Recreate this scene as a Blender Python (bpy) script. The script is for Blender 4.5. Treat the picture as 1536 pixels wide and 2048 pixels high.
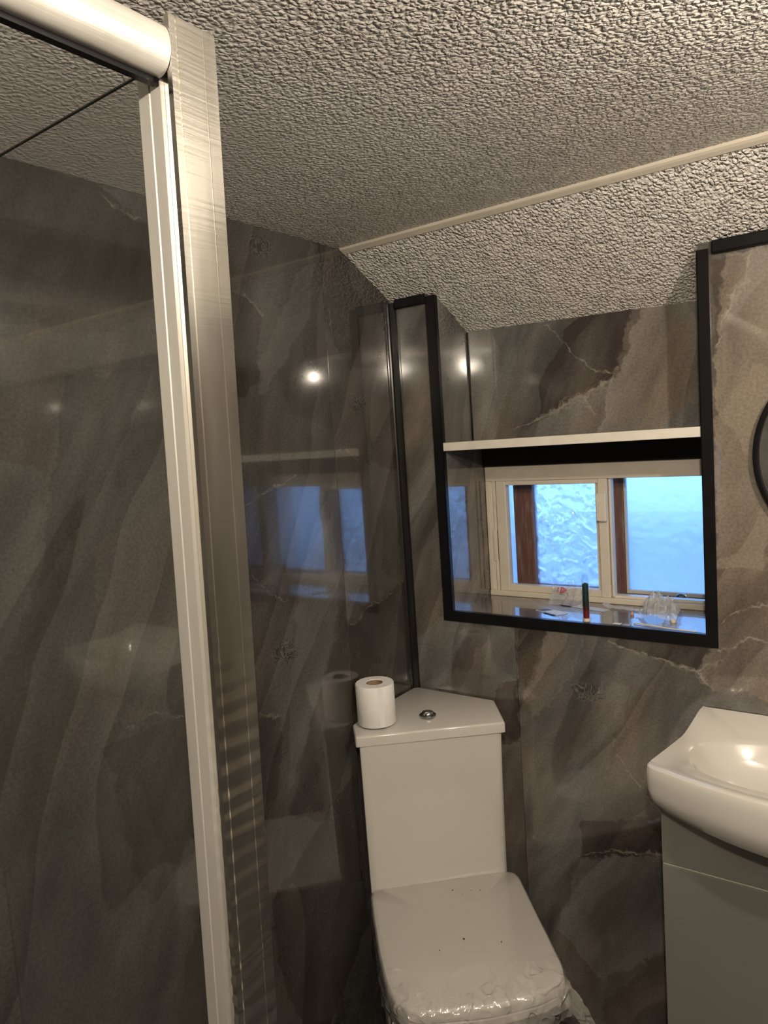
import bpy, bmesh, math, random
from mathutils import Vector, Matrix, noise
random.seed(7)
SC = bpy.context.scene
COL = SC.collection
for o in list(bpy.data.objects): bpy.data.objects.remove(o)

# ------------------------------------------------------------------ camera
YAW, PITCH, ROLL, FPX = 0.63252, -0.094168, -0.0675975, 1460.38
CAM = Vector((1.12792, -1.62922, 1.5120))
fw = Vector((-math.sin(YAW)*math.cos(PITCH), math.cos(YAW)*math.cos(PITCH), math.sin(PITCH)))
rt = fw.cross(Vector((0, 0, 1))).normalized(); up = rt.cross(fw)
rt, up = math.cos(ROLL)*rt + math.sin(ROLL)*up, -math.sin(ROLL)*rt + math.cos(ROLL)*up
cd = bpy.data.cameras.new('camera'); co = bpy.data.objects.new('camera', cd); COL.objects.link(co)
m = Matrix((rt, up, -fw)).transposed().to_4x4(); m.translation = CAM; co.matrix_world = m
cd.sensor_fit = 'VERTICAL'; cd.sensor_height = 36.0; cd.sensor_width = 27.0
cd.lens = FPX*36.0/2048.0; cd.clip_start = 0.01
SC.camera = co

# ------------------------------------------------------------------ world, lamp strength, exposure
SKY_COL, SKY_STR = (0.23, 0.46, 1.0, 1), 4.8
LAMPS = [(Vector((1.18, -1.72, 1.905)), 40.0), (Vector((1.36, -.92, 1.870)), 24.0)]   # position, watts
LAMP_COL = (1.0, 0.865, 0.69)
wd = bpy.data.worlds.new('sky'); SC.world = wd; wd.use_nodes = True
bgn = wd.node_tree.nodes['Background']; bgn.inputs[0].default_value = SKY_COL; bgn.inputs[1].default_value = SKY_STR
vs = SC.view_settings
vs.view_transform = 'Standard'; vs.look = 'None'; vs.gamma = 1.0; vs.exposure = 0.0
vs.use_curve_mapping = False
cy = SC.cycles
cy.max_bounces = 6; cy.diffuse_bounces = 3; cy.glossy_bounces = 3; cy.transmission_bounces = 6; cy.transparent_max_bounces = 14
cy.caustics_reflective = False; cy.caustics_refractive = False; cy.sample_clamp_indirect = 5.0
cy.use_adaptive_sampling = True; cy.adaptive_threshold = 0.04

# ------------------------------------------------------------------ node helpers
class NT:
    dim = '3D'
    def __init__(s, name):
        s.mat = bpy.data.materials.new(name); s.mat.use_nodes = True
        s.t = s.mat.node_tree; s.n = s.t.nodes; s.l = s.t.links; s.n.clear()
        s.out = s.n.new('ShaderNodeOutputMaterial')
    def new(s, ty, **kw):
        nd = s.n.new(ty)
        for k, v in kw.items(): setattr(nd, k, v)
        return nd
    def put(s, sock, v):
        if isinstance(v, bpy.types.NodeSocket): s.l.new(v, sock)
        else:
            if sock.type == 'RGBA' and len(v) == 3: v = (*v, 1)
            sock.default_value = v
    def math(s, op, a, b=0.0, c=None, clamp=False):
        nd = s.new('ShaderNodeMath', operation=op, use_clamp=clamp)
        s.put(nd.inputs[0], a); s.put(nd.inputs[1], b)
        if c is not None: s.put(nd.inputs[2], c)
        return nd.outputs[0]
    def vm(s, op, a, b=None, c=None, out=0):
        nd = s.new('ShaderNodeVectorMath', operation=op); s.put(nd.inputs[0], a)
        if b is not None: s.put(nd.inputs[1], b)
        if c is not None: s.put(nd.inputs[2], c)
        return nd.outputs[out]
    def pos(s): return s.new('ShaderNodeNewGeometry').outputs['Position']
    def sep(s, v):
        nd = s.new('ShaderNodeSeparateXYZ'); s.put(nd.inputs[0], v); return nd.outputs
    def comb(s, x, y, z=0.0):
        nd = s.new('ShaderNodeCombineXYZ')
        for i, v in enumerate((x, y, z)): s.put(nd.inputs[i], v)
        return nd.outputs[0]
    def noise(s, vec, scale, detail=2.0, rough=0.5, dist=0.0, out=0):
        nd = s.new('ShaderNodeTexNoise', noise_dimensions=s.dim); s.put(nd.inputs['Vector'], vec)
        nd.inputs['Scale'].default_value = scale; nd.inputs['Detail'].default_value = detail
        nd.inputs['Roughness'].default_value = rough; nd.inputs['Distortion'].default_value = dist
        return nd.outputs[out]
    def voro(s, vec, scale, feature='F1', out='Distance', rnd=1.0):
        nd = s.new('ShaderNodeTexVoronoi', feature=feature, voronoi_dimensions=s.dim); s.put(nd.inputs['Vector'], vec)
        nd.inputs['Scale'].default_value = scale; nd.inputs['Randomness'].default_value = rnd
        return nd.outputs[out]
    def rng(s, v, a, b, c=0.0, d=1.0, smooth=False):
        nd = s.new('ShaderNodeMapRange', clamp=True)
        if smooth: nd.interpolation_type = 'SMOOTHSTEP'
        for i, x in enumerate((v, a, b, c, d)): s.put(nd.inputs[i], x)
        return nd.outputs[0]
    def mix(s, f, a, b, blend='MIX'):
        nd = s.new('ShaderNodeMix', data_type='RGBA', blend_type=blend)
        s.put(nd.inputs[0], f); s.put(nd.inputs[6], a); s.put(nd.inputs[7], b); return nd.outputs[2]
    def ramp(s, f, stops):
        nd = s.new('ShaderNodeValToRGB'); s.put(nd.inputs[0], f); e = nd.color_ramp.elements
        while len(e) < len(stops): e.new(0.5)
        for q, (p, c) in zip(e, stops): q.position = p; q.color = (*c, 1)
        return nd.outputs[0]
    def bump(s, h, strength, dist):
        nd = s.new('ShaderNodeBump'); s.put(nd.inputs['Height'], h)
        s.put(nd.inputs['Strength'], strength); nd.inputs['Distance'].default_value = dist
        return nd.outputs[0]
    def principled(s, col, rough, normal=None, **kw):
        nd = s.new('ShaderNodeBsdfPrincipled'); s.put(nd.inputs['Base Color'], col); s.put(nd.inputs['Roughness'], rough)
        if normal is not None: s.put(nd.inputs['Normal'], normal)
        for k, v in kw.items(): s.put(nd.inputs[k.replace('_', ' ')], v)
        s.l.new(nd.outputs[0], s.out.inputs[0]); return nd

def simple(name, col, rough, nscale=30, namt=0.06, bumpd=0.0, bscale=200, **kw):
    t = NT(name); p = t.pos()
    n = t.noise(p, nscale, 3)
    c = t.mix(t.rng(n, .3, .7), tuple(x*(1-namt) for x in col), tuple(min(1, x*(1+namt)) for x in col))
    nm = t.bump(t.noise(p, bscale, 2), 0.5, bumpd) if bumpd else None
    t.principled(c, rough, nm, **kw)
    return t.mat

# ------------------------------------------------------------------ marble panel material
def marble(name, cracks=(), facets=(), squiggles=(), rough=0.07, bright=1.0, contrast=1.0, warm=.85):
    """grey brown slate-marble print on glossy wall boards.  u = x + y, v = z (metres).
    cracks: polylines [(u,v,width)...]; facets: (convex polygon, tone, brown); squiggles: (u,v,size)"""
    t = NT(name); t.dim = '2D'
    P = t.sep(t.pos()); U = t.math('ADD', P[0], P[1]); V = P[2]
    sh = t.new('ShaderNodeAttribute', attribute_type='OBJECT', attribute_name='print_shift').outputs['Fac']
    vec = t.comb(t.math('ADD', U, sh), V, t.math('MULTIPLY', sh, 3.1))
    w1 = t.noise(vec, 1.7, 2, .5, out=1)
    wv = t.new('ShaderNodeVectorMath', operation='MULTIPLY_ADD'); t.put(wv.inputs[0], w1); wv.inputs[1].default_value = (.16, .16, 0)
    t.put(wv.inputs[2], vec)
    q = t.sep(wv.outputs[0])
    a = math.radians(63); ca, sa = math.cos(a), math.sin(a)
    along = t.math('ADD', t.math('MULTIPLY', q[0], ca), t.math('MULTIPLY', q[1], sa))
    acro = t.math('SUBTRACT', t.math('MULTIPLY', q[0], sa), t.math('MULTIPLY', q[1], ca))
    st = t.comb(t.math('MULTIPLY', along, .55), t.math('MULTIPLY', acro, 2.4), t.math('MULTIPLY', sh, 1.7))
    n1 = t.noise(st, 1.3, 1, .4)
    saw = t.math('FRACT', t.math('MULTIPLY', n1, 5.0))
    fac = t.math('MULTIPLY', saw, t.rng(saw, 1.0, .97))
    n3 = t.noise(t.comb(t.math('MULTIPLY', along, 1.1), t.math('MULTIPLY_ADD', acro, 3.4, 4.7)), 2.6, 3, .62)
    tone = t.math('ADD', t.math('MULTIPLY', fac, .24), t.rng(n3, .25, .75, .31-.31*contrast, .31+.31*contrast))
    brown = t.rng(t.noise(t.comb(along, t.math('MULTIPLY_ADD', acro, 2.2, 9.3)), 1.5, 2, .55), .42, .66, .06, .85, True)
    # warped coordinates for drawn features
    jn = t.noise(t.comb(U, V), 16, 3, .65, out=1)
    jw = t.new('ShaderNodeVectorMath', operation='MULTIPLY_ADD'); t.put(jw.inputs[0], jn); jw.inputs[1].default_value = (.045, .045, 0)
    t.put(jw.inputs[2], t.vm('SUBTRACT', t.comb(U, V), (.0225, .0225, 0)))
    JV = jw.outputs[0]
    for poly, dt, db in facets:
        cx = sum(p[0] for p in poly)/len(poly); cy = sum(p[1] for p in poly)/len(poly)
        d = None
        for i in range(len(poly)):
            (x0, y0), (x1, y1) = poly[i], poly[(i+1) % len(poly)]
            nx, ny = y1-y0, x0-x1; L = math.hypot(nx, ny); nx /= L; ny /= L
            if (cx-x0)*nx + (cy-y0)*ny > 0: nx, ny = -nx, -ny
            e = t.math('SUBTRACT', t.vm('DOT_PRODUCT', JV, (nx, ny, 0), out=1), x0*nx+y0*ny)
            d = e if d is None else t.math('MAXIMUM', d, e)
        fade = t.math('MULTIPLY', t.rng(d, .002, -.002), t.rng(d, 0, -.16, 1.0, .4))
        tone = t.math('MULTIPLY_ADD', fade, dt*1.45*contrast, tone)
        brown = t.math('MULTIPLY_ADD', fade, db, brown, clamp=True)
    grey = t.ramp(tone, [(0.0, (.050, .048, .046)), (.35, (.105, .102, .096)), (.65, (.165, .160, .151)), (1.0, (.240, .234, .218))])
    brn = t.ramp(tone, [(0.0, (.048, .037, .032)), (.35, (.108, .085, .069)), (.65, (.175, .139, .108)), (1.0, (.250, .206, .162))])
    col = t.mix(t.math('MULTIPLY', brown, warm), grey, brn)
    grain = t.noise(t.comb(U, V), 170, 2, .7)
    col = t.mix(1.0, col, t.ramp(grain, [(.25, (.80, .80, .80)), (.75, (1.18, 1.18, 1.18))]), 'MULTIPLY')
    vein = 0.0
    # drawn cracks
    ck = None
    for pl in cracks:
        for (x0, y0, r0), (x1, y1, r1) in zip(pl[:-1], pl[1:]):
            dx, dy = x1-x0, y1-y0; L2 = dx*dx+dy*dy
            p_ = t.vm('SUBTRACT', JV, (x0, y0, 0))
            h = t.math('MULTIPLY', t.vm('DOT_PRODUCT', p_, (dx, dy, 0), out=1), 1/L2, clamp=True)
            d = t.vm('LENGTH', t.vm('MULTIPLY_ADD', h, (-dx, -dy, 0), p_), out=1)
            f = t.math('SUBTRACT', 1.0, t.math('DIVIDE', d, t.math('MULTIPLY_ADD', h, r1-r0, r0)), clamp=True)
            ck = f if ck is None else t.math('MAXIMUM', ck, f)
    if ck is not None:
        fine = t.voro(JV, 55, 'DISTANCE_TO_EDGE')
        web = t.math('MULTIPLY', t.rng(fine, .16, .02), t.rng(ck, .05, .5))
        core = t.rng(ck, .60, .92)
        brk = t.rng(t.noise(t.comb(U, V), 38, 2), .40, .56)
        vein = t.math('MULTIPLY', 1.0, t.math('MULTIPLY', t.math('MAXIMUM', core, t.math('MULTIPLY', web, .7)), t.rng(brk, 0, 1, .35, 1)))
    if ck is not None: col = t.mix(t.math('MULTIPLY', vein, .55), col, (.40, .36, .31))
    for (su, sv, r) in squiggles:
        dx = t.math('SUBTRACT', U, su); dy = t.math('MULTIPLY', t.math('SUBTRACT', V, sv), 1.7)
        d = t.math('SQRT', t.math('ADD', t.math('MULTIPLY', dx, dx), t.math('MULTIPLY', dy, dy)))
        mk = t.rng(d, r, r*.55)
        sn = t.noise(t.comb(U, V), 34, 2, .5, .8)
        ln = t.math('SINE', t.math('MULTIPLY', sn, 42))
        col = t.mix(t.math('MULTIPLY', mk, t.math('MULTIPLY', t.rng(ln, .35, .95), .65)), col, (.028, .026, .022))
        col = t.mix(t.math('MULTIPLY', mk, t.math('MULTIPLY', t.rng(ln, -.55, -.98), .35)), col, (.34, .32, .28))
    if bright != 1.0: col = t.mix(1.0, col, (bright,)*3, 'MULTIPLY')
    wob = t.noise(t.comb(U, V), 7, 1)
    nm = t.bump(wob, .18, .0024)
    t.principled(col, t.rng(n3, .2, .8, rough, rough*1.7), nm, Specular_IOR_Level=.5, Coat_Weight=.8, Coat_IOR=1.6, Coat_Roughness=.025)
    return t.mat

# ------------------------------------------------------------------ mesh helpers
def link(name, bm, mat, parent=None, smooth=False, kind=None):
    bmesh.ops.recalc_face_normals(bm, faces=bm.faces)
    me = bpy.data.meshes.new(name); bm.to_mesh(me); bm.free()
    if mat: me.materials.append(mat)
    if smooth:
        for p in me.polygons: p.use_smooth = True
        me.set_sharp_from_angle(angle=math.radians(38))
    o = bpy.data.objects.new(name, me); COL.objects.link(o)
    if parent: o.parent = parent
    if kind: o['kind'] = kind
    return o
def add_box(bm, x0, x1, y0, y1, z0, z1, bev=0.0):
    b = bmesh.new()
    bmesh.ops.create_cube(b, size=1)
    for v in b.verts:
        v.co = Vector((x0+(v.co.x+.5)*(x1-x0), y0+(v.co.y+.5)*(y1-y0), z0+(v.co.z+.5)*(z1-z0)))
    if bev: bmesh.ops.bevel(b, geom=list(b.edges), offset=bev, segments=2, profile=.5, affect='EDGES')
    merge(bm, b)
def merge(bm, b):
    mp = {v: bm.verts.new(v.co) for v in b.verts}
    for f in b.faces:
        try: bm.faces.new([mp[v] for v in f.verts])
        except ValueError: pass
    b.free()
def box(name, ext, mat, parent=None, bev=0.0, kind=None):
    bm = bmesh.new(); add_box(bm, *ext, bev=bev); return link(name, bm, mat, parent, kind=kind)
def prism(name, pts, axis, a0, a1, mat, parent=None, bev=0.0, kind=None):
    """polygon pts (2D) extruded along axis 'x','y','z' from a0 to a1"""
    bm = bmesh.new()
    def P(p, a): return {'x': (a, p[0], p[1]), 'y': (p[0], a, p[1]), 'z': (p[0], p[1], a)}[axis]
    A = [bm.verts.new(P(p, a0)) for p in pts]; B = [bm.verts.new(P(p, a1)) for p in pts]
    bm.faces.new(A); bm.faces.new(B[::-1])
    n = len(pts)
    for i in range(n): bm.faces.new([A[i], A[(i+1) % n], B[(i+1) % n], B[i]])
    if bev: bmesh.ops.bevel(bm, geom=list(bm.edges), offset=bev, segments=2, profile=.5, affect='EDGES')
    return link(name, bm, mat, parent, kind=kind)
def loft(bm, loops, cap0=True, cap1=True):
    R = [[bm.verts.new(p) for p in L] for L in loops]; n = len(R[0])
    for a, b in zip(R[:-1], R[1:]):
        for i in range(n): bm.faces.new([a[i], a[(i+1) % n], b[(i+1) % n], b[i]])
    if cap0: bm.faces.new(R[0][::-1])
    if cap1: bm.faces.new(R[-1])
    return R
def lathe(bm, prof, seg=40, c=(0, 0, 0), cap=True):
    loft(bm, [[(c[0]+r*math.cos(2*math.pi*i/seg), c[1]+r*math.sin(2*math.pi*i/seg), c[2]+z) for i in range(seg)] for r, z in prof], cap, cap)
def resample(pts, n):
    P = [Vector((*p, 0)) if len(p) == 2 else Vector(p) for p in pts]; P.append(P[0])
    d = [0]
    for a, b in zip(P[:-1], P[1:]): d.append(d[-1]+(b-a).length)
    out = []; k = 0
    for i in range(n):
        s = d[-1]*i/n
        while d[k+1] < s: k += 1
        f = (s-d[k])/max(1e-9, d[k+1]-d[k]); out.append(P[k].lerp(P[k+1], f))
    return out
def round_poly(pts, r, seg=6):
    out = []; n = len(pts)
    rr = r if isinstance(r, (list, tuple)) else [r]*n
    for i in range(n):
        p = Vector(pts[i]); a = Vector(pts[i-1]); b = Vector(pts[(i+1) % n])
        da, db = (a-p), (b-p); L = min(rr[i], .49*da.length, .49*db.length)
        s, e = p+da.normalized()*L, p+db.normalized()*L
        for k in range(seg+1):
            t = k/seg; out.append(((1-t)**2*s+2*t*(1-t)*p+t*t*e))
    return [(v.x, v.y) for v in out]
def tube(bm, pts, r, seg=12, cap=True):
    pts = [Vector(p) for p in pts]; loops = []
    for i, p in enumerate(pts):
        d = (pts[min(i+1, len(pts)-1)]-pts[max(i-1, 0)]).normalized()
        u = d.orthogonal().normalized() if i == 0 else (u-d*u.dot(d)).normalized()
        w = d.cross(u); rad = r[i] if isinstance(r, (list, tuple)) else r
        loops.append([p+rad*(math.cos(2*math.pi*k/seg)*u+math.sin(2*math.pi*k/seg)*w) for k in range(seg)])
    loft(bm, loops, cap, cap)
def empty(name, loc=(0, 0, 0)):
    o = bpy.data.objects.new(name, None); COL.objects.link(o); o.empty_display_size = .05
    return o
def tag(o, label, cat, group=None):
    o['label'] = label; o['category'] = cat
    if group: o['group'] = group
    return o
def struct(o, label=None):
    o['kind'] = 'structure'
    if label: o['label'] = label
    return o

# ------------------------------------------------------------------ materials
def W(pl, *w): return [(*p, w[min(i, len(w)-1)]) for i, p in enumerate(pl)]
# drawn print of the back wall boards (u = x + y, v = z; the third number is the half width)
CRK_B = [W([(.869, 1.834), (.836, 1.758), (.797, 1.665)], .007, .011, .004), W([(.55, 1.017), (.635, 1.003), (.694, .982), (.746, .977), (.79, 1.0)], .005, .008, .007, .013, .006),
         W([(.746, .977), (.775, .945)], .013, .008), W([(.454, .466), (.536, .503), (.659, .527)], .003, .006, .010), W([(.563, .742), (.608, .697), (.648, .634)], .003, .004, .003),
         W([(.784, 1.02), (.832, 1.053), (.884, 1.053)], .005, .009, .006), W([(.80, 1.09), (.86, 1.13), (.95, 1.12)], .003, .006, .004)]
FAC_B = [([(.796, 1.839), (.865, 1.835), (.797, 1.665)], -.12, .6), ([(.46, .464), (.659, .529), (.661, .614), (.464, .562)], -.24, .5), ([(.46, .458), (.659, .527), (.80, .40), (.62, .25), (.50, .16), (.392, .25)], .14, -.5),
         ([(.62, .25), (.82, .52), (.9, .1), (.50, 0), (.50, .1)], -.10, .5), ([(.327, 1.02), (.345, 1.04), (.40, 1.03), (.36, .90), (.30, .80)], -.18, .2),
         ([(.10, 1.04), (.20, 1.04), (.10, .86), (-.1, .7), (0, .95)], .12, -.5), ([(.20, 1.05), (.26, 1.05), (.12, .80), (.06, .80)], -.12, 0.), ([(.26, 1.05), (.315, 1.05), (.315, .90), (.20, .84)], .06, -.3),
         ([(.25, .86), (.315, .90), (.315, .73), (.22, .70)], -.20, .7), ([(.556, 1.012), (.635, 1.0), (.735, .97), (.78, 1.04), (.60, 1.06)], -.22, .5), ([(.40, 1.03), (.50, 1.03), (.46, .92), (.36, .80), (.33, .86)], .12, -.2),
         ([(.54, .95), (.60, .90), (.50, .62), (.40, .60)], .08, -.3), ([(.82, 1.84), (.98, 1.84), (.90, 1.35), (.79, 1.55), (.797, 1.66)], .36, .1), ([(.79, 1.50), (.87, 1.62), (.98, 1.55), (.87, 1.20), (.79, 1.20)], .28, .5),
         ([(.79, 1.22), (.88, 1.25), (.98, 1.12), (.98, .90), (.75, .95)], .18, .6)]
SQG_B = [(.497, .889, .05)]
CRK_A = [W([(.426, 1.52), (.513, 1.556), (.595, 1.593), (.687, 1.615)], .004, .008, .022, .010), W([(.517, 1.784), (.587, 1.712), (.649, 1.649), (.696, 1.641)], .004, .004, .006, .008),
         W([(.62, 1.60), (.64, 1.545)], .020, .006), W([(.687, 1.615), (.70, 1.655)], .008, .004)]
FAC_A = [([(.50, 1.83), (.78, 1.83), (.691, 1.612), (.60, 1.59), (.433, 1.525), (.50, 1.63)], -.30, .75), ([(.76, 1.83), (.95, 1.83), (.95, 1.48), (.64, 1.48), (.68, 1.60)], .28, -.3),
         ([(.84, 1.74), (.95, 1.78), (.95, 1.62), (.80, 1.50), (.74, 1.48), (.79, 1.62)], .05, .75), ([(.30, 1.81), (.48, 1.81), (.36, 1.50), (.28, 1.50)], .10, -.3), ([(.44, 1.51), (.595, 1.585), (.687, 1.61), (.655, 1.49), (.44, 1.49)], .10, -.2)]
CRK_L = [W([(-.555, 1.836), (-.52, 1.833), (-.485, 1.8)], .004, .006, .005), W([(-.27, 1.512), (-.234, 1.501), (-.184, 1.468)], .004, .007, .005), W([(-.27, 1.075), (-.222, 1.08), (-.167, 1.107), (-.065, 1.112)], .003, .006, .005, .002),
         W([(-.592, .962), (-.556, .944), (-.52, .922)], .005, .006, .004), W([(-.262, 1.83), (-.25, 1.777)], .003), W([(-.58, 1.256), (-.54, 1.221), (-.475, 1.18)], .003), W([(-.576, 1.408), (-.501, 1.422), (-.419, 1.454)], .003, .006, .003),
         W([(-.848, 1.97), (-.801, 1.946), (-.76, 1.937)], .004, .006, .004), W([(-.90, 1.04), (-.84, 1.05), (-.78, 1.02)], .002, .003, .002)]
FAC_L = [([(-.62, 1.84), (-.52, 1.833), (-.488, 1.8), (-.511, 1.662), (-.60, 1.60)], -.22, .5), ([(-.46, 1.98), (-.28, 1.98), (-.34, 1.80), (-.45, 1.68), (-.60, 1.56), (-.50, 1.70)], .22, -.8), ([(-.28, 1.97), (-.2735, 1.97), (-.2735, 1.70), (-.43, 1.64), (-.35, 1.78)], -.12, .5),
         ([(-.2735, 1.99), (-.19, 1.99), (0, 1.90), (0, 1.70), (-.20, 1.70), (-.2735, 1.80)], -.22, .55), ([(-.2735, 1.072), (-.167, 1.10), (0, 1.13), (.0, .80), (-.2735, .85)], -.28, .2), ([(-.2735, 1.50), (-.15, 1.47), (-.05, 1.70), (0, 1.40), (-.06, 1.14), (-.17, 1.11), (-.2735, 1.09)], .15, -.7),
         ([(-.08, 1.40), (0, 1.55), (0, 1.10), (-.12, 1.18)], -.14, .5), ([(-.60, .955), (-.52, .925), (-.545, .80), (-.60, .70)], -.18, 0.), ([(-.47, 1.20), (-.30, 1.36), (-.30, 1.12), (-.43, .88), (-.55, .70), (-.50, .92)], .20, -.8),
         ([(-.43, .88), (-.28, 1.12), (-.2735, .80), (-.40, .62), (-.52, .70)], -.20, .3), ([(-.595, .54), (-.30, .70), (-.2735, .30), (-.50, .10), (-.60, .40)], -.30, .5), ([(-.60, .75), (-.42, .80), (-.36, .66), (-.59, .53)], .05, .1),
         ([(-1.3, 2.0), (-.85, 1.985), (-.76, 1.935), (-.73, 1.78), (-.92, 1.72), (-1.2, 1.80)], -.14, .6), ([(-.84, 1.985), (-.70, 1.985), (-.70, 1.91), (-.78, 1.935)], .16, -.4), ([(-.93, 1.70), (-.80, 1.68), (-.70, 1.70), (-.72, 1.62), (-.95, 1.40), (-1.05, 1.25), (-1.0, 1.45)], -.20, -.3),
         ([(-1.25, 1.60), (-1.0, 1.50), (-1.05, 1.30), (-1.25, 1.0)], .12, -.6), ([(-.93, 1.36), (-.75, 1.45), (-.72, 1.05), (-.95, 1.05)], .10, .6), ([(-.95, 1.03), (-.70, 1.02), (-.68, .80), (-.90, .70)], -.16, .4), ([(-1.1, .90), (-.90, .95), (-.80, .60), (-1.0, .3), (-1.2, .4)], .06, -.6), ([(-.80, .62), (-.62, .72), (-.62, .2), (-.95, .2)], -.1, .6)]
SQG_L = [(-.171, 1.617, .045), (-.496, 1.066, .055), (-.471, 1.948, .05)]
M_left_dim = marble('marble_board_left_dimmed', CRK_L, FAC_L, SQG_L, bright=.60, contrast=.62, warm=.42)  # same boards as the back wall; weaker light here is put into the colour
M_back = marble('marble_board_back', CRK_B, FAC_B, SQG_B)
M_alc = marble('marble_board_alcove', CRK_A, FAC_A)
M_plain = marble('marble_board_plain')
M_sill = marble('marble_board_sill', rough=.20, bright=1.3)
M_black = simple('black_trim_plastic', (.008, .008, .009), .30, namt=.15, Specular_IOR_Level=.18)
M_blackgloss = simple('black_gloss_trim', (.010, .010, .011), .12, namt=.15)
M_cream = simple('cream_white_paint', (.72, .66, .56), .38, 18, .05, .0004, 60)
M_whitewood = simple('white_painted_board', (.80, .76, .68), .45, 25, .05, .0006, 90)
M_upvc = simple('cream_upvc', (.74, .69, .60), .30, 15, .04)
M_ceramic = simple('white_ceramic', (.63, .61, .575), .12, 6, .02, Coat_Weight=.4, Coat_Roughness=.04)
M_seat = simple('white_seat_plastic', (.60, .58, .54), .30, 6, .03)
M_paper = simple('tissue_paper', (.90, .89, .87), .85, 60, .03, .0008, 500)
M_card = simple('brown_cardboard', (.30, .20, .13), .8, 60, .1)
M_grey = simple('grey_gloss_lacquer', (.165, .165, .150), .18, 5, .03, Coat_Weight=.3)
M_greyedge = simple('light_grey_edge', (.42, .42, .38), .35, 9, .03)
M_chrome = simple('chrome', (.50, .51, .52), .08, 9, .02, Metallic=1.0)
M_plaster = simple('plaster', (.55, .52, .48), .8, 14, .06)
M_floor = simple('dark_vinyl_floor', (.05, .05, .052), .35, 12, .15)
M_core = simple('dark_core', (.02, .02, .02), .8)
M_brass = simple('brass_lamp_holder', (.60, .58, .55), .3, Metallic=1.0)

def mat_ceiling():
    t = NT('stippled_ceiling_paint'); t.dim = '2D'; p = t.pos()
    wp = t.vm('MULTIPLY_ADD', t.noise(p, 85, 1, out=1), (.007, .007, .007), p)
    v1 = t.voro(wp, 118, 'F1'); v2 = t.voro(t.vm('ADD', wp, (3.3, 1.7, .4)), 190, 'F1')
    h = t.math('ADD', t.rng(v1, .62, .12, 0, 1, True), t.math('MULTIPLY', t.rng(v2, .55, .15, 0, 1, True), .45))
    gate = t.rng(t.noise(p, 26, 2), .30, .55, .45, 1)
    X = t.sep(p)
    # the stipple is flatter over the shower end
    flat = t.math('MAXIMUM', t.rng(X[0], .28, .80, .10, 1), t.rng(X[1], -.85, -.35, .0, 1))
    h = t.math('MULTIPLY', h, t.math('MULTIPLY', gate, flat))
    t.principled(t.mix(t.rng(t.noise(p, 5, 3), .3, .7), (.84, .81, .77), (.89, .86, .82)), .33, t.bump(h, 1.0, .0041), Specular_IOR_Level=.4)
    return t.mat
M_ceil = mat_ceiling()

def mat_alu(name, chatter):
    t = NT(name); p = t.pos(); X = t.sep(p)
    n = t.noise(t.comb(t.math('MULTIPLY', X[0], 8), t.math('MULTIPLY', X[1], 8), t.math('MULTIPLY', X[2], 260)), 1, 3)
    g = t.rng(X[2], 1.62, 1.9, 0, 1)
    h = t.math('MULTIPLY', n, g)
    if chatter:
        w = t.math('SINE', t.math('MULTIPLY', t.math('ADD', X[2], t.math('MULTIPLY', t.noise(p, 14, 1), .02)), 2*math.pi/.0235))
        gz = t.math('MULTIPLY', t.rng(X[2], 1.36, 1.26), t.rng(t.noise(t.comb(0, 0, X[2]), 5, 1), .36, .52, .15, 1))
        h = t.math('ADD', h, t.math('MULTIPLY', t.math('MULTIPLY', w, gz), 2.0))
    sm = t.rng(t.noise(t.comb(t.math('MULTIPLY', X[0], 20), t.math('MULTIPLY', X[1], 20), t.math('MULTIPLY', X[2], 3)), 1, 3), .3, .7)
    t.principled(t.mix(sm, *(((.72, .70, .65), (.86, .84, .79)) if chatter else ((.60, .58, .54), (.72, .70, .66)))), t.rng(sm, 0, 1, *((.16, .24) if chatter else (.34, .44))), t.bump(h, .35, .0012), Metallic=1.0 if chatter else .45)
    return t.mat
M_alu = mat_alu('polished_aluminium', True)
M_alu2 = mat_alu('satin_aluminium', False)

def mat_thin_glass(name, tint, haze=0.0, hazecol=(.8, .8, .8), bumpd=0.0, bscale=30, rough=0.02, f0=.045):
    t = NT(name)
    tr = t.new('ShaderNodeBsdfTransparent'); t.put(tr.inputs[0], tint)
    gl = t.new('ShaderNodeBsdfGlossy'); gl.inputs['Roughness'].default_value = rough
    lw = t.new('ShaderNodeLayerWeight')
    if bumpd:
        b = t.bump(t.noise(t.pos(), bscale, 3), .8, bumpd); t.put(gl.inputs['Normal'], b); t.put(lw.inputs['Normal'], b)
    fz = t.math('MULTIPLY_ADD', t.math('POWER', lw.outputs['Facing'], 5.0), 1-f0, f0)
    mx = t.new('ShaderNodeMixShader'); t.put(mx.inputs[0], fz); t.l.new(tr.outputs[0], mx.inputs[1]); t.l.new(gl.outputs[0], mx.inputs[2])
    last = mx.outputs[0]
    if haze:
        df = t.new('ShaderNodeBsdfDiffuse'); t.put(df.inputs[0], hazecol)
        m2 = t.new('ShaderNodeMixShader'); m2.inputs[0].default_value = haze
        t.l.new(last, m2.inputs[1]); t.l.new(df.outputs[0], m2.inputs[2]); last = m2.outputs[0]
    t.l.new(last, t.out.inputs[0]); return t.mat
M_glass = mat_thin_glass('clear_glass', (.96, .98, .97))
M_showerglass = mat_thin_glass('shower_glass', (.97, .98, .975), .002, (.7, .7, .68), f0=.02)
M_bag = mat_thin_glass('crinkled_clear_bag', (.94, .95, .97), .30, (.88, .90, .93), .003, 120, .10)

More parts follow.
